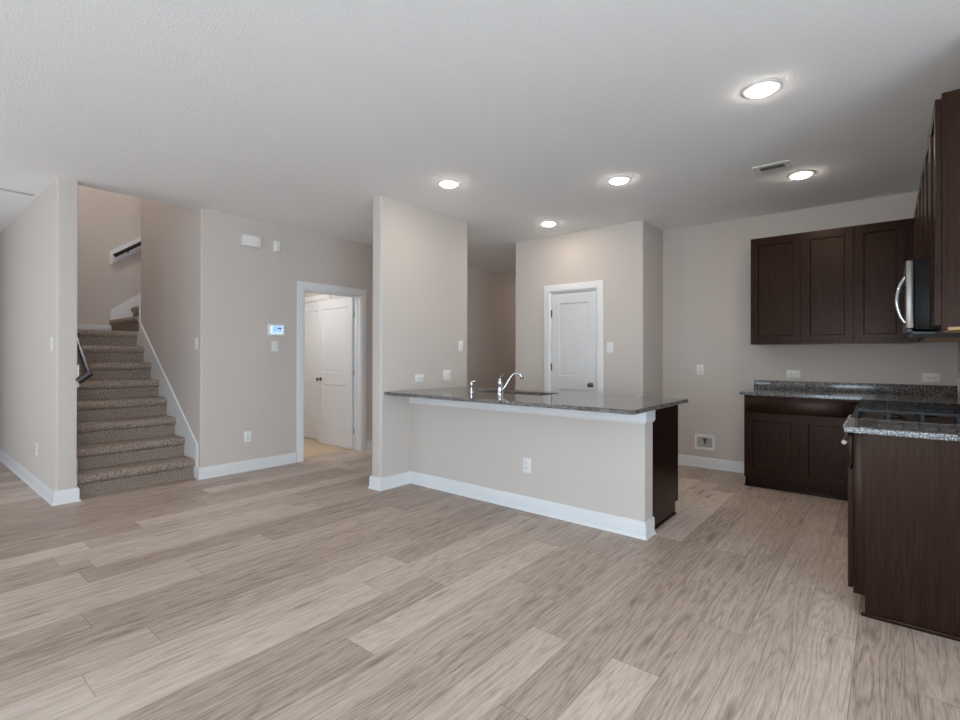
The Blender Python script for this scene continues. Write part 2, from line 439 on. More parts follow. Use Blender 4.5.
# ------------------------------------------------------------------ trim
BP = [(0, 0), (.026, 0), (.025, .008), (.016, .02), (.015, .104), (.009, .115), (0, .115)]
def baseboard(name, *paths):
    b = bm_new()
    for p in paths: sweep(b, p, BP)
    return struct(name, b, M_TRIM)
baseboard('baseboard_left', [(-10.45, .945), (XD, .945), (XD, 1.085), (-5.40, 1.085)])
baseboard('baseboard_stairs', [(-5.40, 2.07), (XD, 2.07), (XD, 3.112)])
baseboard('baseboard_hall', [(XD, 4.133), (XD, 8.6)])
baseboard('baseboard_peninsula', [(-3.775, 4.211), (-3.775, 2.975), (-3.642, 2.975), (-3.642, PY0), (PX1, PY0), (PX1, PY1)])
baseboard('baseboard_pantry', [(-3.78, 8.6), (-3.78, 5.313), (-3.348, 5.313)], [(-2.53, 5.313), (-2.066, 5.313), (-2.066, YB), (-1.075, YB)])
# white board under the counter overhang, wrapped round the end of the half wall
b = bm_new(); sweep(b, [(-3.642, PY0), (PX1, PY0), (PX1, PY1)], [(0, 0), (.008, 0), (.014, .012), (.019, .016), (.019, .097), (0, .097)], .786)
struct('trim_1', b, M_TRIM)

b = bm_new(); box(b, -6.185, -6.115, -1.2, .92, H - .003, H); struct('ceiling_strip', b, plain('grey_ceiling_strip', (196, 196, 196), .8), smooth=False)  # thin grey strip laid along a faint line on the entry ceiling

def casing(parent, x0, x1, h, y=0.0, w=.091, t=.018):
    """door casing round an opening x0..x1, height h, standing proud of local -y"""
    b = bm_new()
    prof = [(0, 0), (0, t * .55), (.012, t), (w - .012, t), (w, t * .7), (w, 0)]   # (outward from opening, proud)
    rows = []
    for (px, pz, dx, dz) in ((x0, 0, -1, 0), (x0, h, -1, 1), (x1, h, 1, 1), (x1, 0, 1, 0)):
        rows.append([b.verts.new((px + dx * a, y - q, pz + dz * a)) for a, q in prof])
    k = len(prof)
    for A, B in zip(rows, rows[1:]):
        for j in range(k):
            q = (j + 1) % k; b.faces.new((A[j], A[q], B[q], B[j]))
    b.faces.new(rows[0]); b.faces.new(rows[-1][::-1])
    bmesh.ops.recalc_face_normals(b, faces=b.faces[:])
    return obj('casing', b, M_TRIM, parent)
def jamb(parent, x0, x1, h, d, stop=True):
    b = bm_new(); t = .018
    box(b, x0 - t * 0, x0 + t, 0, d, 0, h); box(b, x1 - t, x1, 0, d, 0, h); box(b, x0 + t, x1 - t, 0, d, h - t, h)
    if stop:
        box(b, x0 + t, x0 + t + .01, d * .45, d * .62, 0, h - t); box(b, x1 - t - .01, x1 - t, d * .45, d * .62, 0, h - t); box(b, x0 + t, x1 - t, d * .45, d * .62, h - t - .01, h - t)
    return obj('jamb', b, M_TRIM, parent, smooth=False)
def leaf_bm(w, h, t=.035, st=.105):
    """two panel moulded door leaf, x 0..w, y 0..t, z 0..h"""
    b = bm_new()
    zs = [(.20, .84), (1.00, h - .125)]
    def face(y, flip):
        q = lambda x0, x1, z0, z1: b.faces.new([b.verts.new(p) for p in ((x0, y, z0), (x1, y, z0), (x1, y, z1), (x0, y, z1))])
        q(0, st, 0, h); q(w - st, w, 0, h)
        q(st, w - st, 0, zs[0][0]); q(st, w - st, zs[0][1], zs[1][0]); q(st, w - st, zs[1][1], h)
        for z0, z1 in zs:
            rect_rings(b, st, w - st, z0, z1, [(0, 0), (.008, .009), (.020, .011), (.042, .003), (.044, .003)], (y, -1 if flip else 1))
    face(0, False); face(t, True)
    for a, c in (((0, 0), (w, 0)), ((w, 0), (w, h)), ((w, h), (0, h)), ((0, h), (0, 0))):
        b.faces.new([b.verts.new(p) for p in ((a[0], 0, a[1]), (c[0], 0, c[1]), (c[0], t, c[1]), (a[0], t, a[1]))])
    bmesh.ops.remove_doubles(b, verts=b.verts[:], dist=1e-5)
    bmesh.ops.recalc_face_normals(b, faces=b.faces[:])
    return b
def knob(parent, x, y, z, dirn, m=None):
    b = bm_new()
    lathe(b, (x, y, z), (0, dirn, 0), [(.031, 0), (.031, .004), (.024, .009), (.011, .012), (.010, .030), (.018, .036), (.026, .046), (.027, .055), (.022, .064), (.010, .068)])
    o = obj('door_knob', b, m or M_NICKEL, parent); o['label'] = 'dark satin nickel door knob'; return o
def hinges(parent, x, y, zs):
    for z in zs:
        b = bm_new(); cyl(b, (x, y, z - .045), (x, y, z + .045), .007, seg=10); box(b, x - .012, x + .012, y + .002, y + .006, z - .044, z + .044)
        obj('hinge', b, M_NICKEL, parent)

# doorway to the side room, leaf swung right back against the far wall
d1 = struct_root('door_1', (XD, 3.205, 0), FACE_E)
casing(d1, .012, .83, 2.040); jamb(d1, 0, .84, 2.045, .12)
lf = obj('door_leaf', leaf_bm(.80, 2.02), M_DOOR, d1)
lf.rotation_euler = (0, 0, PI / 2 + .0); lf.location = (.828, .128, .012)
knob(lf, .735, .035, .905, 1); knob(lf, .735, 0, .905, -1)
hinges(d1, .829, .122, (.25, 1.02, 1.80))
# pantry door
d2 = struct_root('door_2', (-3.25, 5.313, 0), FACE_S)
casing(d2, .012, .633, 2.040); jamb(d2, 0, .645, 2.045, .117, stop=False)
lf2 = obj('door_leaf', leaf_bm(.603, 2.012), M_DOOR, d2); lf2.location = (.021, .012, .010)
knob(lf2, .603 - .062, 0, .905, -1)
hinges(d2, .019, .008, (.25, 1.12, 1.78))
# closed closet door inside the side room
d3 = struct_root('door_3', (-6.95, 4.1, 0), FACE_S)
casing(d3, .012, .73, 2.055, w=.075)
lf3 = obj('door_leaf', leaf_bm(.708, 2.00), M_DOOR, d3); lf3.location = (.016, -.012, .035)

# ------------------------------------------------------------------ staircase
st = thing('staircase', 'taupe carpeted stairs climbing between white skirt boards', 'stairs', (-5.48, 1.075, 0))
SX, SY = -5.48, 1.075
RIS, TRD = .194, .2535
def step_bm(xr, z0, y0, y1, run, axis='X', r=.042, over=.03):
    """one carpeted step; riser face at xr, going towards -x"""
    z1 = z0 + RIS
    p = [(xr, z0), (xr, z1 - 2 * r - .012)]
    cx, cz = xr + over - r, z1 - r
    for k in range(9):
        a = -PI / 2 - .5 + k * (PI + .5) / 8
        p.append((cx + r * math.cos(a) if k else xr + .004, cz + r * math.sin(a) - (.004 if k == 0 else 0)))
    p += [(xr - run, z1), (xr - run, z0)]
    return p
for k in range(8):
    xr = -k * TRD + .0
    run = TRD - .002 if k < 7 else 8.35 - 5.48 - 7 * TRD
    p = step_bm(xr, k * RIS, 0, 0, run)
    b = bm_new(); prism(b, p, .0228, .9798, 'Y')
    if k == 7: pass
    obj('carpeted_step' if k < 7 else 'carpeted_landing', b, M_CARPET, st)
for k in range(6):
    y0 = 2.062 - SY + k * TRD
    p = step_bm(0, 8 * RIS + k * RIS, 0, 0, TRD - .002)
    p = [(y0 - a, z) for a, z in p]
    b = bm_new(); prism(b, p, -8.335 - SX, -7.195 - SX, 'X')
    obj('carpeted_step', b, M_CARPET, st)
# skirt boards
def sk(pts): return [(x - SX, z) for x, z in pts]
sl = (1.663 - .343) / (7.153 - 5.40)
poly = [(-5.405, 0), (-5.405, .335), (-5.415, .352), (-7.160, .352 + sl * (7.16 - 5.415)), (-7.160, 1.93), (-7.178, 1.93), (-7.178, 1.551), (-7.29, 1.551), (-7.29, 1.30), (-5.75, 0)]
b = bm_new(); prism(b, sk(poly), .980, .9945, 'Y'); obj('skirt_board', b, M_TRIM, st, bevel=.003)
poly = [(-5.405, 0), (-5.405, .335), (-5.415, .352), (-7.3, .352 + sl * (7.3 - 5.415)), (-7.3, 1.663), (-8.34, 1.663), (-8.34, 1.40), (-7.4, 1.4), (-5.75, 0)]
b = bm_new(); prism(b, sk(poly), .0105, .0225, 'Y'); obj('skirt_board', b, M_TRIM, st, bevel=.003)
b = bm_new()
prism(b, [(.0228, 1.5525), (.0228, 1.663), (.98, 1.663), (.98, 1.879), (3.0, 1.879 + .75 * 2.02), (3.0, 2.9), (1.2, 1.552)], -8.3495 - SX, -8.335 - SX, 'X')
obj('skirt_board', b, M_TRIM, st, bevel=.003)

# lower handrail on the left stair wall
hr = thing('handrail', 'dark stained handrail sloping up the left stair wall, its end returned to the wall', 'handrail', (-5.36, 1.085, 1.0))
def rail_bm(pts, w=.022, h=.03):
    b = bm_new(); rows = []
    P = [Vector(p) for p in pts]
    for i, p in enumerate(P):
        d = (P[min(i + 1, len(P) - 1)] - P[max(i - 1, 0)]).normalized()
        if i in (0,): d = (P[1] - P[0]).normalized()
        side = d.cross(Vector((0, 0, 1))).normalized(); upv = side.cross(d).normalized()
        ring = []
        for k in range(12):
            a = 2 * PI * k / 12; c, s = math.cos(a), math.sin(a)
            ring.append(b.verts.new(p + side * w * math.copysign(abs(c) ** .6, c) + upv * h * math.copysign(abs(s) ** .6, s)))
        rows.append(ring)
    for A, B in zip(rows, rows[1:]):
        for k in range(12):
            j = (k + 1) % 12; b.faces.new((A[k], A[j], B[j], B[k]))
    b.faces.new(rows[0][::-1]); b.faces.new(rows[-1])
    bmesh.ops.recalc_face_normals(b, faces=b.faces[:]); return b
dz = .765
obj('rail', rail_bm([(0.0, .078, .085), (-1.75, .078, .085 + 1.75 * dz)]), M_RAIL, hr)
obj('wall_return', rail_bm([(-.004, .094, .098), (-.012, .002, .022)]), M_RAIL, hr)
for t in (.45, 1.35):
    b = bm_new(); z = .085 + t * dz
    lathe(b, (-t, 0, z - .07), (0, 1, 0), [(.03, 0), (.03, .005), (.01, .008)], 16)
    tube(b, bez([(-t, .004, z - .07), (-t, .06, z - .07), (-t, .078, z - .028)], 6), .007, 10)
    obj('rail_bracket', b, M_NICKEL, hr)
# upper handrail on its white board
hu = thing('handrail', 'dark handrail on a white mounting board, high on the wall above the landing', 'handrail', (-8.35, 2.04, 2.6))
su = .735
b = bm_new(); prism(b, [(0, -.092), (0, .095), (1.6, .095 + 1.6 * su), (1.6, -.092 + 1.6 * su)], 0, .02, 'X'); obj('mounting_board', b, M_TRIM, hu, bevel=.003)
obj('rail', rail_bm([(.062, .035, .03), (.062, 1.55, .03 + 1.515 * su)], .02, .026), M_RAIL, hu)
for t in (.2, 1.1):
    b = bm_new(); z = .03 + (t - .035) * su
    tube(b, bez([(.02, t, z - .05), (.055, t, z - .05), (.062, t, z - .022)], 6), .007, 10); obj('rail_bracket', b, M_NICKEL, hu)

# ------------------------------------------------------------------ wall devices
def plate_bm(w, h, t=.006, r=.004):
    b = bm_new(); box(b, -w / 2, w / 2, -t, 0, -h / 2, h / 2, r, 2); return b
def outlet(label, loc, face, horiz=False, group=None):
    o = thing('wall_outlet', label, 'outlet', loc, face, group or 'white wall outlets')
    w, h = (.118, .076) if horiz else (.076, .118)
    obj('cover_plate', plate_bm(w, h), M_PLATE, o)
    for s in (-1, 1):
        cx, cz = (s * .0195, 0) if horiz else (0, s * .0195)
        b = bm_new(); box(b, cx - .0165, cx + .0165, -.0085, -.005, cz - .0145, cz + .0145, .003, 2)
        rc = obj('receptacle', b, M_PLATE, o)
        b = bm_new()
        if horiz:
            box(b, cx - .006, cx + .004, -.0092, -.008, .004, .0065); box(b, cx - .006, cx + .004, -.0092, -.008, -.0065, -.004); cyl(b, (cx + .010, -.0092, 0), (cx + .010, -.008, 0), .003, seg=10)
        else:
            box(b, -.0075, -.005, -.0092, -.008, cz - .003, cz + .007); box(b, .005, .0075, -.0092, -.008, cz - .003, cz + .007); cyl(b, (0, -.0092, cz - .009), (0, -.008, cz - .009), .003, seg=10)
        obj('slots', b, M_SLOT, rc)
    return o
def switch(label, loc, face, gang=1, group=None):
    o = thing('light_switch', label, 'light switch', loc, face, group or 'white light switches')
    w = .078 + .046 * (gang - 1)
    obj('cover_plate', plate_bm(w, .118), M_PLATE, o)
    for g in range(gang):
        cx = (g - (gang - 1) / 2) * .046
        b = bm_new(); box(b, cx - .005, cx + .005, -.007, -.004, -.012, .012)
        prism(b, [(-.006, -.008), (-.018, .008), (-.016, .012), (-.006, .010)], cx - .0035, cx + .0035, 'X')
        obj('toggle', b, M_PLATE, o)
        for s in (-1, 1):
            b = bm_new(); cyl(b, (cx, -.0075, s * .03), (cx, -.0055, s * .03), .003, seg=10); obj('screw', b, M_PLATE, o)
    return o
switch('white light switch on the bright left wall, facing the room', (-5.522, .945, 1.345), FACE_S)
outlet('white outlet low on the bright left wall above its baseboard', (-6.128, .945, .374), FACE_S)
switch('white light switch on the stairwell wall near the rounded corner', (-5.468, 2.07, 1.372), FACE_S)
switch('white light switch under the lit alarm keypad', (XD, 2.855, 1.358), FACE_E)
outlet('white outlet low on the wall between the stairs and the open doorway', (XD, 2.549, .372), FACE_E)
switch('single white light switch high at the right edge of the wall stub', (-3.642, 4.088, 1.362), FACE_E)
outlet('white sideways outlet above the peninsula counter, left one on the stub', (-3.642, 3.461, 1.026), FACE_E, True)
switch('double white light switch above the peninsula counter on the stub', (-3.642, 3.870, 1.044), FACE_E, 2)
outlet('white outlet in the front of the peninsula half wall', (-2.257, PY0, .366), FACE_S)
switch('white light switch to the right of the pantry door', (-2.446, 5.313, 1.352), FACE_S)
outlet('white outlet on the bare back wall above the water supply box', (-1.640, YB, 1.102), FACE_S)
outlet('white sideways outlet above the left end of the back counter', (-.741, YB, 1.076), FACE_S, True)
outlet('white sideways outlet on the back wall near the right corner, beyond the range', (.296, YB, 1.069), FACE_S, True)
outlet('white outlet on the right wall in the far corner of the counter', (XR, 5.80, 1.02), FACE_W)
# plate seen edge-on inside the stair opening
o = thing('wall_plate', 'white plate seen edge-on just inside the stair opening below the handrail end', 'wall plate', (-5.425, 1.085, 1.07), FACE_N)
b = bm_new(); box(b, -.05, .05, -.016, 0, -.095, .095, .005, 2); obj('cover', b, M_PLATE, o)
b = bm_new(); box(b, -.03, .03, -.019, -.015, -.06, .06, .002, 1); obj('button_panel', b, M_PLATE, o)

o = thing('door_chime', 'larger white chime box high on the wall, left of the small sensor', 'door chime', (XD, 2.568, 2.492), FACE_E)
b = bm_new(); box(b, -.098, .098, -.052, 0, -.058, .058, .005, 2); obj('cover', b, M_PLATE, o)
b = bm_new(); box(b, -.078, .078, -.055, -.050, -.042, .042, .003, 2); obj('front_grille', b, M_PLATE, o)
o = thing('motion_sensor', 'small white sensor box high on the wall, right of the chime box', 'sensor', (XD, 2.868, 2.487), FACE_E)
b = bm_new(); box(b, -.036, .036, -.028, 0, -.06, .06, .006, 2); obj('housing', b, M_PLATE, o)
b = bm_new(); box(b, -.022, .022, -.031, -.026, .0, .035, .003, 2); obj('lens', b, M_PLATE, o)

o = thing('alarm_keypad', 'white wall keypad with a lit blue screen, left of the open doorway', 'keypad', (XD, 2.866, 1.542), FACE_E)
b = bm_new(); box(b, -.098, .098, -.024, 0, -.066, .066, .006, 3); obj('housing', b, M_PLATE, o)
b = bm_new(); box(b, -.076, .076, -.0258, -.0235, -.046, .046); sc = obj('screen', b, M_SCREEN_W, o); sc['label'] = 'lit pale blue screen'
b = bm_new(); box(b, -.050, .062, -.0266, -.0256, -.022, .040); obj('display_area', b, M_SCREEN, sc)
b = bm_new(); box(b, .012, .030, -.0272, -.0264, .012, .024); box(b, .036, .054, -.0272, -.0264, .012, .024); box(b, .030, .036, -.0272, -.0264, .016, .022); obj('screen_text', b, M_BLACK, sc)
b = bm_new()
for k in range(5): box(b, -.060 + k * .028, -.042 + k * .028, -.0266, -.0256, -.040, -.028)
obj('screen_icons', b, M_SCREEN, sc)

o = thing('water_supply_box', 'white recessed water supply box low on the back wall beside the cabinet', 'supply box', (-1.59, YB, .284), FACE_S)
b = bm_new(); ow, oh, iw, ih = .108, .086, .078, .056
for (x0, x1, z0, z1) in ((-ow, -iw, -oh, oh), (iw, ow, -oh, oh), (-iw, iw, ih, oh), (-iw, iw, -oh, -ih)): box(b, x0, x1, -.012, 0, z0, z1)
obj('flange', b, M_PLATE, o, bevel=.002)
b = bm_new()
q = [(-iw, ih), (iw, ih), (iw, -ih), (-iw, -ih)]
box(b, -iw, iw, -.003, -.0005, -ih, ih)
M_BOXIN = plain('grey_box_liner', (186, 182, 176), .6)
obj('liner', b, M_BOXIN, o, smooth=False)
b = bm_new(); cyl(b, (.005, -.022, .045), (.005, -.022, -.01), .008, seg=12); cyl(b, (.005, -.022, .02), (.005, -.003, .02), .007, seg=12); box(b, -.014, .024, -.030, -.024, .034, .044)
obj('valve', b, M_MESHGREY, o)

# ------------------------------------------------------------------ ceiling fittings
LT = [(-2.93, 3.129, 'recessed ceiling light nearest the top of the wall stub'),
      (-1.755, 3.977, 'recessed ceiling light in the middle of the kitchen ceiling group'),
      (-2.94, 4.787, 'recessed ceiling light in front of the pantry wall, farthest and smallest'),
      (-.543, 3.125, 'large recessed ceiling light nearest the camera'),
      (-.547, 4.794, 'recessed ceiling light beside the air vent')]
for x, y, lb in LT:
    o = thing('recessed_light', lb, 'ceiling light', (x, y, H), 0, 'recessed kitchen ceiling lights')
    b = bm_new()
    lathe(b, (0, 0, 0), (0, 0, -1), [(.102, 0), (.101, .003), (.092, .006), (.076, .008), (.070, .006)], 40); obj('trim_ring', b, M_PLATE, o)
    b = bm_new(); lathe(b, (0, 0, -.006), (0, 0, -1), [(.069, 0), (.068, .006), (.060, .011), (.04, .014), (.001, .015)], 40); obj('lens', b, M_LED, o)
o = thing('ceiling_vent', 'white square air vent with louvers in the kitchen ceiling', 'air vent', (-.700, 4.50, H), 0)
b = bm_new(); a_, c2 = .128, .084
for (x0, x1, y0, y1) in ((-a_, a_, -a_, -c2), (-a_, a_, c2, a_), (-a_, -c2, -c2, c2), (c2, a_, -c2, c2)): box(b, x0, x1, y0, y1, -.008, 0)
obj('frame', b, M_PLATE, o, bevel=.003)
b = bm_new(); box(b, -c2, c2, -c2, c2, -.002, -.0005); obj('duct', b, M_DARKGAP, o, smooth=False)
for k in range(11):
    b = bm_new(); x = -c2 + .009 + k * .015
    prism(b, [(x - .002, -.002), (x + .001, -.011), (x + .004, -.011), (x + .001, -.002)], -c2, .0, 'Y')
    prism(b, [(x - .0065, -.006), (x + .0065, -.0075), (x + .0065, -.0055), (x - .0065, -.004)], .0, c2, 'Y')
    obj('louver', b, M_PLATE, o)
o = thing('unseen_ceiling_light', 'unseen round light added behind the pantry to brighten the hall', 'ceiling light', (-4.5, 8.0, H))  # added out of view to lift the dark hall
b = bm_new(); lathe(b, (0, 0, 0), (0, 0, -1), [(.15, 0), (.15, .02), (.145, .025)], 32); obj('base', b, M_PLATE, o)
b = bm_new(); lathe(b, (0, 0, -.025), (0, 0, -1), [(.14, 0), (.13, .03), (.08, .06), (.001, .07)], 32); obj('shade', b, emit('hall_fill', (1, .9, .8), 12), o)
# lamp of the side room (the room beyond the doorway has its own light)
o = thing('unseen_ceiling_light', 'round ceiling light inside the side room', 'ceiling light', (-6.1, 3.1, H - .2))
b = bm_new(); lathe(b, (0, 0, 0), (0, 0, -1), [(.15, 0), (.15, .02), (.145, .025)], 32); obj('base', b, M_PLATE, o)
b = bm_new(); lathe(b, (0, 0, -.025), (0, 0, -1), [(.14, 0), (.13, .03), (.08, .06), (.001, .07)], 32); obj('shade', b, emit('room_lamp', (.95, .98, 1), 42), o)
# unseen light added high over the stairs to brighten the stairwell
o = thing('unseen_ceiling_light', 'unseen round light added at the top of the stairwell to brighten it', 'ceiling light', (-7.2, 1.6, H2))
b = bm_new(); lathe(b, (0, 0, 0), (0, 0, -1), [(.15, 0), (.15, .02), (.145, .025)], 32); obj('base', b, M_PLATE, o)
b = bm_new(); lathe(b, (0, 0, -.025), (0, 0, -1), [(.14, 0), (.13, .03), (.08, .06), (.001, .07)], 32); obj('shade', b, emit('stair_fill', (.96, .97, 1), 105), o)

# ------------------------------------------------------------------ kitchen cabinets
def shaker_bm(w, h, t=.02, fr=.057):
    """front at y=-t, back at y=0, x 0..w, z 0..h"""
    b = bm_new(); y = -t
    q = lambda x0, x1, z0, z1: b.faces.new([b.verts.new(p) for p in ((x0, y, z0), (x1, y, z0), (x1, y, z1), (x0, y, z1))])
    q(0, fr, 0, h); q(w - fr, w, 0, h); q(fr, w - fr, 0, fr); q(fr, w - fr, h - fr, h)
    rect_rings(b, fr, w - fr, fr, h - fr, [(0, 0), (.004, .004), (.006, .010), (.0065, .010)], (y, 1))
    for a, c in (((0, 0), (w, 0)), ((w, 0), (w, h)), ((w, h), (0, h)), ((0, h), (0, 0))):
        b.faces.new([b.verts.new(p) for p in ((a[0], y, a[1]), (c[0], y, c[1]), (c[0], 0, c[1]), (a[0], 0, a[1]))])
    b.faces.new([b.verts.new(p) for p in ((0, 0, 0), (w, 0, 0), (w, 0, h), (0, 0, h))])
    bmesh.ops.remove_doubles(b, verts=b.verts[:], dist=1e-5)
    bmesh.ops.recalc_face_normals(b, faces=b.faces[:])
    return b
def door(parent, x0, x1, z0, z1, y=-.002, name='door'):
    o = obj(name, shaker_bm(x1 - x0, z1 - z0), M_WOOD, parent); o.location = (x0, y, z0); return o
def slab(parent, x0, x1, z0, z1, y=-.002, name='drawer_front'):
    b = bm_new(); box(b, x0, x1, y - .02, y, z0, z1, .003, 2); return obj(name, b, M_WOOD, parent)
def frame_bm(w, z0, z1, stiles, rails=(), fw=.04, y1=.02):
    """face frame: stile centres and extra rails"""
    b = bm_new()
    for x in stiles: box(b, max(0, x - fw / 2), min(w, x + fw / 2), 0, y1, z0, z1)
    for z in rails: box(b, .0, w, .0005, y1 - .0005, z - .02, z + .02)
    return b
# ---- peninsula base cabinet (its back is the half wall, its doors face the pantry)
pc = thing('base_cabinet', 'dark brown base cabinet behind the peninsula half wall, its end panel showing', 'cabinet', (-1.30, 4.085, 0), FACE_N, 'dark brown base cabinets')
PWD = 3.64 - 1.30
b = bm_new()
prism(b, [(.0, .10), (.0, .884), (.584, .884), (.584, 0), (.068, 0), (.068, .10)], 0, .018, 'X')
end = obj('end_panel', b, M_WOOD, pc); 
b = bm_new(); box(b, -.008, 0, .06, .584, 0, .018, .003); obj('shoe_molding', b, M_WOOD, pc)
b = bm_new(); box(b, .018, PWD - .001, .02, .584, .10, .118); box(b, .018, PWD - .001, .566, .584, .118, .884); box(b, PWD - .019, PWD - .001, .02, .566, .118, .884); box(b, .018, PWD - .001, .068, .082, 0, .10)
obj('carcass', b, M_WOOD, pc, smooth=False)
obj('face_frame', frame_bm(PWD - .001, .10, .884, (.02, .62, 1.5, PWD - .02), (.12, .72, .864)), M_WOOD, pc, smooth=False)
for x0, x1 in ((.64, 1.055), (1.065, 1.48), (1.52, PWD - .03)): door(pc, x0, x1, .125, .70)
for x0, x1 in ((.64, 1.48), (1.52, PWD - .03)): slab(pc, x0, x1, .73, .86)
b = bm_new(); box(b, .03, .61, -.03, -.001, .11, .74, .006); box(b, .03, .61, -.035, -.001, .745, .875, .006); dw = obj('dishwasher_front', b, M_STEEL, pc)

# ---- peninsula countertop with the sink cut-out
SKX0, SKX1, SKY0, SKY1 = -3.03, -2.29, 3.58, 3.93
def slab_hole(x0, x1, y0, y1, z0, z1, hx0, hx1, hy0, hy1, r=.05):
    b = bm_new()
    outer = [(x0, y0), (x1, y0), (x1, y1), (x0, y1)]
    inner = rounded([(hx0, hy0, r), (hx1, hy0, r), (hx1, hy1, r), (hx0, hy1, r)], 5); n = len(inner); m = n // 4
    for z, fl in ((z0, True), (z1, False)):
        O = [b.verts.new((*p, z)) for p in outer]; I = [b.verts.new((*p, z)) for p in inner]
        for c in range(4):
            for k in range(m - 1):
                b.faces.new((O[c], I[c * m + k], I[c * m + k + 1]))
            b.faces.new((O[c], I[c * m + m - 1], I[((c + 1) % 4) * m], O[(c + 1) % 4]))
        if z == z0: L0, J0 = O, I
        else: L1, J1 = O, I
    for A, B in ((L0, L1), (J0, J1)):
        for k in range(len(A)):
            j = (k + 1) % len(A); b.faces.new((A[k], A[j], B[j], B[k]))
    bmesh.ops.recalc_face_normals(b, faces=b.faces[:]); return b
ct = obj('countertop', slab_hole(-3.641, -1.228, 3.012, 4.110, .884, .914, SKX0, SKX1, SKY0, SKY1), M_GRAN, bevel=.003)
tag(ct, 'long speckled granite countertop overhanging the peninsula half wall', 'countertop', 'granite countertops')
# ---- sink
sk_ = thing('kitchen_sink', 'steel sink bowl set into the peninsula countertop', 'sink', ((SKX0 + SKX1) / 2, (SKY0 + SKY1) / 2, .884))
b = bm_new(); w, d = (SKX1 - SKX0) / 2, (SKY1 - SKY0) / 2
rings = []
for (gw, z, r) in ((.02, 0, .06), (.0, -.0005, .05), (-.002, -.02, .05), (-.012, -.18, .05), (-.05, -.20, .04), (-.15, -.203, .02)):
    rings.append([b.verts.new((x, y, z)) for x, y in rounded([(-w - gw, -d - gw, r), (w + gw, -d - gw, r), (w + gw, d + gw, r), (-w - gw, d + gw, r)], 5)])
for A, B in zip(rings, rings[1:]):
    for k in range(len(A)):
        j = (k + 1) % len(A); b.faces.new((A[k], A[j], B[j], B[k]))
b.faces.new(rings[-1])
obj('bowl', b, M_STEEL, sk_)
b = bm_new(); lathe(b, (0, 0, -.2025), (0, 0, 1), [(.045, 0), (.045, .003), (.036, .002), (.001, .001)], 20); obj('drain', b, M_CHROME, sk_)
# ---- faucet
fc = thing('kitchen_faucet', 'chrome kitchen faucet with arched spout, taller fitting on the peninsula', 'faucet', (-2.655, 3.505, .914))
b = bm_new(); lathe(b, (0, 0, 0), (0, 0, 1), [(.030, 0), (.030, .004), (.024, .010), (.0205, .016), (.0205, .085), (.022, .088), (.022, .094), (.0195, .098)], 28); obj('body', b, M_CHROME, fc)
b = bm_new(); lathe(b, (0, 0, .098), (0, 0, 1), [(.019, 0), (.020, .012), (.017, .026), (.010, .034), (.009, .042), (.011, .046), (.008, .052)], 24)
tube(b, bez([(0, 0, .140), (.012, 0, .158), (.040, .004, .184)], 6), [.006] * 6 + [.005] * 6 + [.0045], 10); obj('handle', b, M_CHROME, fc)
b = bm_new()
pp = bez([(.012, .006, .038), (.038, .022, .062), (.070, .040, .125), (.094, .054, .166), (.122, .072, .184), (.150, .090, .174), (.166, .100, .148)], 8)
rr = [.0135 - .003 * min(1, i / (len(pp) * .6)) for i in range(len(pp))]
tube(b, pp, rr, 14); obj('spout', b, M_CHROME, fc)
b = bm_new(); lathe(b, (.1655, .0995, .151), (.35, .22, -.9), [(.0125, 0), (.014, .006), (.014, .016), (.011, .018)], 18); obj('aerator', b, M_NICKEL, fc)
sp = thing('sink_sprayer', 'short chrome side sprayer standing left of the faucet', 'sprayer', (-2.985, 3.505, .914))
b = bm_new(); lathe(b, (0, 0, 0), (0, 0, 1), [(.024, 0), (.024, .004), (.016, .010), (.014, .022), (.016, .026)], 20); obj('base', b, M_CHROME, sp)
b = bm_new(); lathe(b, (0, 0, .024), (0, 0, 1), [(.0115, 0), (.0115, .03), (.014, .045), (.0145, .062), (.010, .074)], 20)
obj('handle', b, M_CHROME, sp)
b = bm_new(); tube(b, bez([(0, 0, .088), (.010, .006, .100), (.030, .018, .102)], 5), [.012, .012, .012, .012, .0125, .013, .0135, .014, .014, .014, .013], 14); obj('spray_head', b, M_CHROME, sp)

# ---- back wall base cabinet
BW = 1.07 - .152
bc = thing('base_cabinet', 'dark brown two-door base cabinet under the back counter', 'cabinet', (-1.07, 5.318, 0), FACE_S, 'dark brown base cabinets')
b = bm_new(); box(b, 0, BW, .02, YB - 5.318, .10, .884); obj('carcass', b, M_WOOD, bc, smooth=False)
b = bm_new(); box(b, 0, BW, .055, .075, 0, .10); box(b, 0, .018, .055, YB - 5.318 - .001, 0, .10); obj('toe_kick', b, M_WOOD, bc, smooth=False)
b = bm_new(); box(b, -.006, BW, .044, .055, 0, .018, .003); obj('shoe_molding', b, M_WOOD, bc)
obj('face_frame', frame_bm(BW, .10, .884, (.019, .452, BW - .02), (.12, .712, .8635)), M_WOOD, bc, smooth=False)
door(bc, .022, .444, .118, .700); door(bc, .464, .886, .118, .700)
slab(bc, .022, .886, .722, .866)
# ---- back / corner countertop with backsplash
RY0, RY1 = 3.420, 4.184          # range bay along the right wall
CX = -.165
b = bm_new(); prism(b, [(-1.105, 5.288), (CX, 5.288), (CX, RY1 + .003), (XR - .001, RY1 + .003), (XR - .001, YB - .001), (-1.105, YB - .001)], .884, .914)
cb = obj('countertop', b, M_GRAN, bevel=.003); tag(cb, 'speckled granite corner countertop along the back wall, with backsplash', 'countertop', 'granite countertops')
b = bm_new(); box(b, -1.098, XR - .001, YB - .021, YB - .001, .914, 1.004, .002); obj('backsplash', b, M_GRAN, cb)
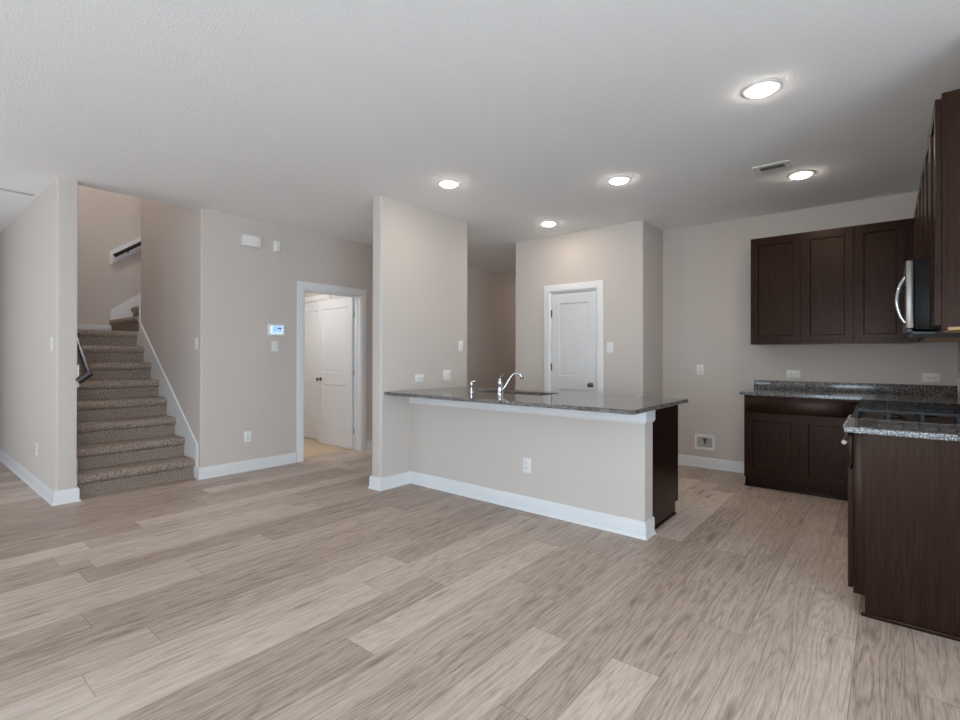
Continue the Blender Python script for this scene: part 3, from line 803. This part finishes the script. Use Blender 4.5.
# ---- corner base cabinet along the right wall, behind the range
FX = -.130
cc = thing('base_cabinet', 'dark brown corner base cabinet between the range and the back wall', 'cabinet', (FX, YB - .001, 0), FACE_W, 'dark brown base cabinets')
CW = YB - .001 - RY1 - .004
b = bm_new(); box(b, 0, CW, .02, XR - FX - .001, .10, .884); box(b, 0, CW, .055, .075, 0, .10); obj('carcass', b, M_WOOD, cc, smooth=False)
obj('face_frame', frame_bm(CW, .10, .884, (.63, CW - .02), (.12, .712, .8635)), M_WOOD, cc, smooth=False)
door(cc, .66, 1.21, .118, .700); door(cc, 1.22, CW - .022, .118, .700); slab(cc, .66, CW - .022, .722, .866)
# ---- near base cabinet
NY0 = 3.035
nc = thing('base_cabinet', 'narrow dark brown base cabinet nearest the camera, large side panel in view', 'cabinet', (FX, RY0 - .004, 0), FACE_W, 'dark brown base cabinets')
NW = RY0 - .004 - NY0
D = XR - FX - .001
b = bm_new(); box(b, 0, NW - .018, .02, D, .10, .884); box(b, 0, NW - .018, .06, .08, 0, .10); obj('carcass', b, M_WOOD, nc, smooth=False)
b = bm_new(); prism(b, [(.0, .10), (.0, .884), (D, .884), (D, 0), (.045, 0), (.045, .10)], NW - .018, NW, 'X'); obj('side_panel', b, M_WOOD, nc)
b = bm_new(); box(b, NW, NW + .005, 0, .045, .10, .884, .001); obj('panel_stile', b, M_WOOD, nc)
b = bm_new(); box(b, NW, NW + .013, .03, D, 0, .019, .004); obj('shoe_molding', b, M_WOOD, nc)
obj('face_frame', frame_bm(NW - .018, .10, .884, (.02, NW - .03), (.12, .712, .8635)), M_WOOD, nc, smooth=False)
door(nc, .02, NW - .012, .118, .700); slab(nc, .02, NW - .012, .722, .866)
b = bm_new(); box(b, CX, XR - .001, 2.985, RY0 - .003, .884, .912)
cn = obj('countertop', b, M_GRAN, bevel=.003); tag(cn, 'short pale-edged granite countertop nearest the camera, in front of the range', 'countertop', 'granite countertops')

# ---- gas range
rg = thing('gas_range', 'steel gas range with black cast iron grates beside the near counter', 'range', (FX, RY1 - .001, 0), FACE_W)
RW = RY1 - RY0 - .002; D = XR - FX - .004
b = bm_new(); box(b, 0, RW, .03, D, .06, .90); box(b, .03, RW - .03, .08, D - .03, 0, .06); obj('body', b, M_BLACK, rg, smooth=False)
b = bm_new(); prism(b, [(-.045, .80), (-.031, .8995), (.03, .8995), (.03, .80)], 0, RW, 'X'); obj('control_panel', b, M_BLACK, rg, bevel=.004)
b = bm_new(); box(b, 0, RW, -.012, .03, .25, .79, .006); od = obj('oven_door', b, M_STEEL, rg)
b = bm_new(); box(b, .12, RW - .12, -.014, -.010, .36, .64); obj('oven_window', b, M_BLACK, od)
b = bm_new(); tube(b, [(.04, -.060, .770), (RW - .04, -.060, .770)], .012, 14)
for x in (.07, RW - .07): cyl(b, (x, -.060, .770), (x, -.011, .770), .008, seg=10)
obj('oven_handle', b, M_STEEL, od)
b = bm_new(); box(b, 0, RW, -.010, .03, .07, .24, .006); obj('storage_drawer', b, M_STEEL, rg)
for k in range(5):
    x = .09 + k * (RW - .18) / 4
    b = bm_new(); lathe(b, (x, -.038, .852), (0, -1, .12), [(.022, 0), (.022, .004), (.018, .006), (.016, .028), (.012, .031)], 20); obj('control_knob', b, M_STEEL, rg)
b = bm_new(); box(b, 0, RW, -.032, D, .90, .913, .002)
obj('cooktop', b, M_STEEL, rg)
BUR = [(.15, .16), (.15, .44), (RW / 2, .30), (RW - .15, .16), (RW - .15, .44)]
for x, y in BUR:
    b = bm_new(); lathe(b, (x, y, .912), (0, 0, 1), [(.052, 0), (.050, .006), (.036, .010), (.036, .016), (.030, .020), (.001, .021)], 24); obj('burner', b, M_BLACK, rg)
for k in range(3):
    x0 = .012 + k * (RW - .024) / 3 + .002; x1 = .012 + (k + 1) * (RW - .024) / 3 - .002; y0, y1 = -.012, D - .04; t = .0085
    b = bm_new(); zt0, zt1 = .950, .967
    for x in (x0 + t, x1 - t): box(b, x - t, x + t, y0, y1, zt0, zt1)
    for y in (y0 + t, (y0 + y1) / 2, y1 - t): box(b, x0 + 2 * t, x1 - 2 * t, y - t, y + t, zt0, zt1)
    xc = (x0 + x1) / 2
    for j in range(1, 8):
        if j == 4: continue
        y = y0 + j * (y1 - y0) / 8; box(b, x0 + 2 * t, x1 - 2 * t, y - .0045, y + .0045, zt0 + .003, zt1 - .0005)
    box(b, xc - .006, xc + .006, y0 + 2 * t, y0 + .10, zt0, zt1); box(b, xc - .006, xc + .006, y1 - .10, y1 - 2 * t, zt0, zt1)
    for yb in ((y0 * 3 + y1) / 4, (y0 + 3 * y1) / 4):
        for s, xx in ((1, x0 + 2 * t), (-1, x1 - 2 * t)): box(b, min(xx, xx + s * .06), max(xx, xx + s * .06), yb - .006, yb + .006, zt0, zt1)
    for x in (x0 + t, x1 - t):
        for j in range(5):
            y = y0 + t + j * (y1 - y0 - 2 * t) / 4; box(b, x - .007, x + .007, y - .009, y + .009, .9125, zt0 + .001)
    obj('burner_grate', b, M_IRON, rg, bevel=.002)

# ---- wall cabinets on the back wall
UZ0, UZ1 = 1.374, 2.438
def upper(label, loc, face, w, d, doors, stiles, z0=UZ0, z1=UZ1, rv=.022):
    o = thing('wall_cabinet', label, 'cabinet', (loc[0], loc[1], z0), face, 'dark brown wall cabinets'); h = z1 - z0
    b = bm_new(); box(b, 0, w, .02, d, .012, h); obj('carcass', b, M_WOOD, o, smooth=False)
    b = bm_new(); box(b, .018, w - .018, .02, d - .002, .0, .012); obj('underside', b, M_RAW, o, smooth=False)
    obj('face_frame', frame_bm(w, 0, h, stiles, (.02, h - .02)), M_WOOD, o, smooth=False)
    for x0, x1 in doors: door(o, x0, x1, rv, h - rv)
    return o
UY = YB - .32
upper('dark brown two-door wall cabinet on the back wall, left of the corner', (-1.07, UY), FACE_S, .836, .319, ((.012, .428), (.446, .826)), (.019, .437, .817))
upper('dark brown single-door wall cabinet in the back corner, half behind the microwave', (-.233, UY), FACE_S, .419, .319, ((.010, .350),), (.019, .39))
# ---- wall cabinets on the right wall
UX = XR - .277
Dr = .276
upper('dark brown wall cabinet nearest the camera at the right edge, side panel in view', (UX, RY0 - .001), FACE_W, RY0 - .001 - 3.035, Dr, ((.010, RY0 - 3.035 - .004),), (.019, .36))
upper('short dark brown two-door wall cabinet above the microwave', (UX, RY1 - .001), FACE_W, RW, Dr, ((.012, .376), (.386, RW - .012)), (.019, RW / 2, RW - .019), 1.768, UZ1, .018)
upper('dark brown three-door wall cabinet on the right wall beyond the microwave', (UX, UY - .002), FACE_W, UY - .004 - RY1, Dr, ((.10, .50), (.52, .96), (.98, UY - .004 - RY1 - .012)), (.04, .51, .97, UY - RY1 - .024))
# ---- microwave
mw = thing('microwave', 'steel over-the-range microwave with a bowed chrome door handle', 'microwave', (.106, RY1 - .004, 1.372), FACE_W)
MW_, MD, MH = RW - .006, XR - .106 - .004, .392
b = bm_new(); box(b, 0, MW_, .002, MD, .012, MH, .003); obj('body', b, M_BLACK, mw)
b = bm_new(); box(b, 0, MW_, -.032, 0, .03, MH - .008, .004); md = obj('door', b, M_STEEL, mw)
b = bm_new(); box(b, .06, MW_ - .19, -.0335, -.031, .075, MH - .07); obj('door_window', b, M_BLACK, md)
b = bm_new(); box(b, MW_ - .095, MW_ - .02, -.0335, -.031, .075, MH - .07); obj('control_panel', b, M_BLACK, md)
b = bm_new(); hx = MW_ - .14
pp = [(hx, -.030, .068)] + bez([(hx, -.036, .071), (hx, -.056, .118), (hx, -.067, .190), (hx, -.056, .262), (hx, -.036, .308)], 8) + [(hx, -.030, .311)]
tube(b, pp, .0085, 12); obj('handle', b, M_CHROME, md)
b = bm_new(); prism(b, [(.0, .0), (MD - .05, .0), (MD - .05, .012), (-.028, .012), (-.028, .028), (-.012, .028)], .0, MW_, 'X'); obj('vent_grille', b, M_MESHGREY, mw)
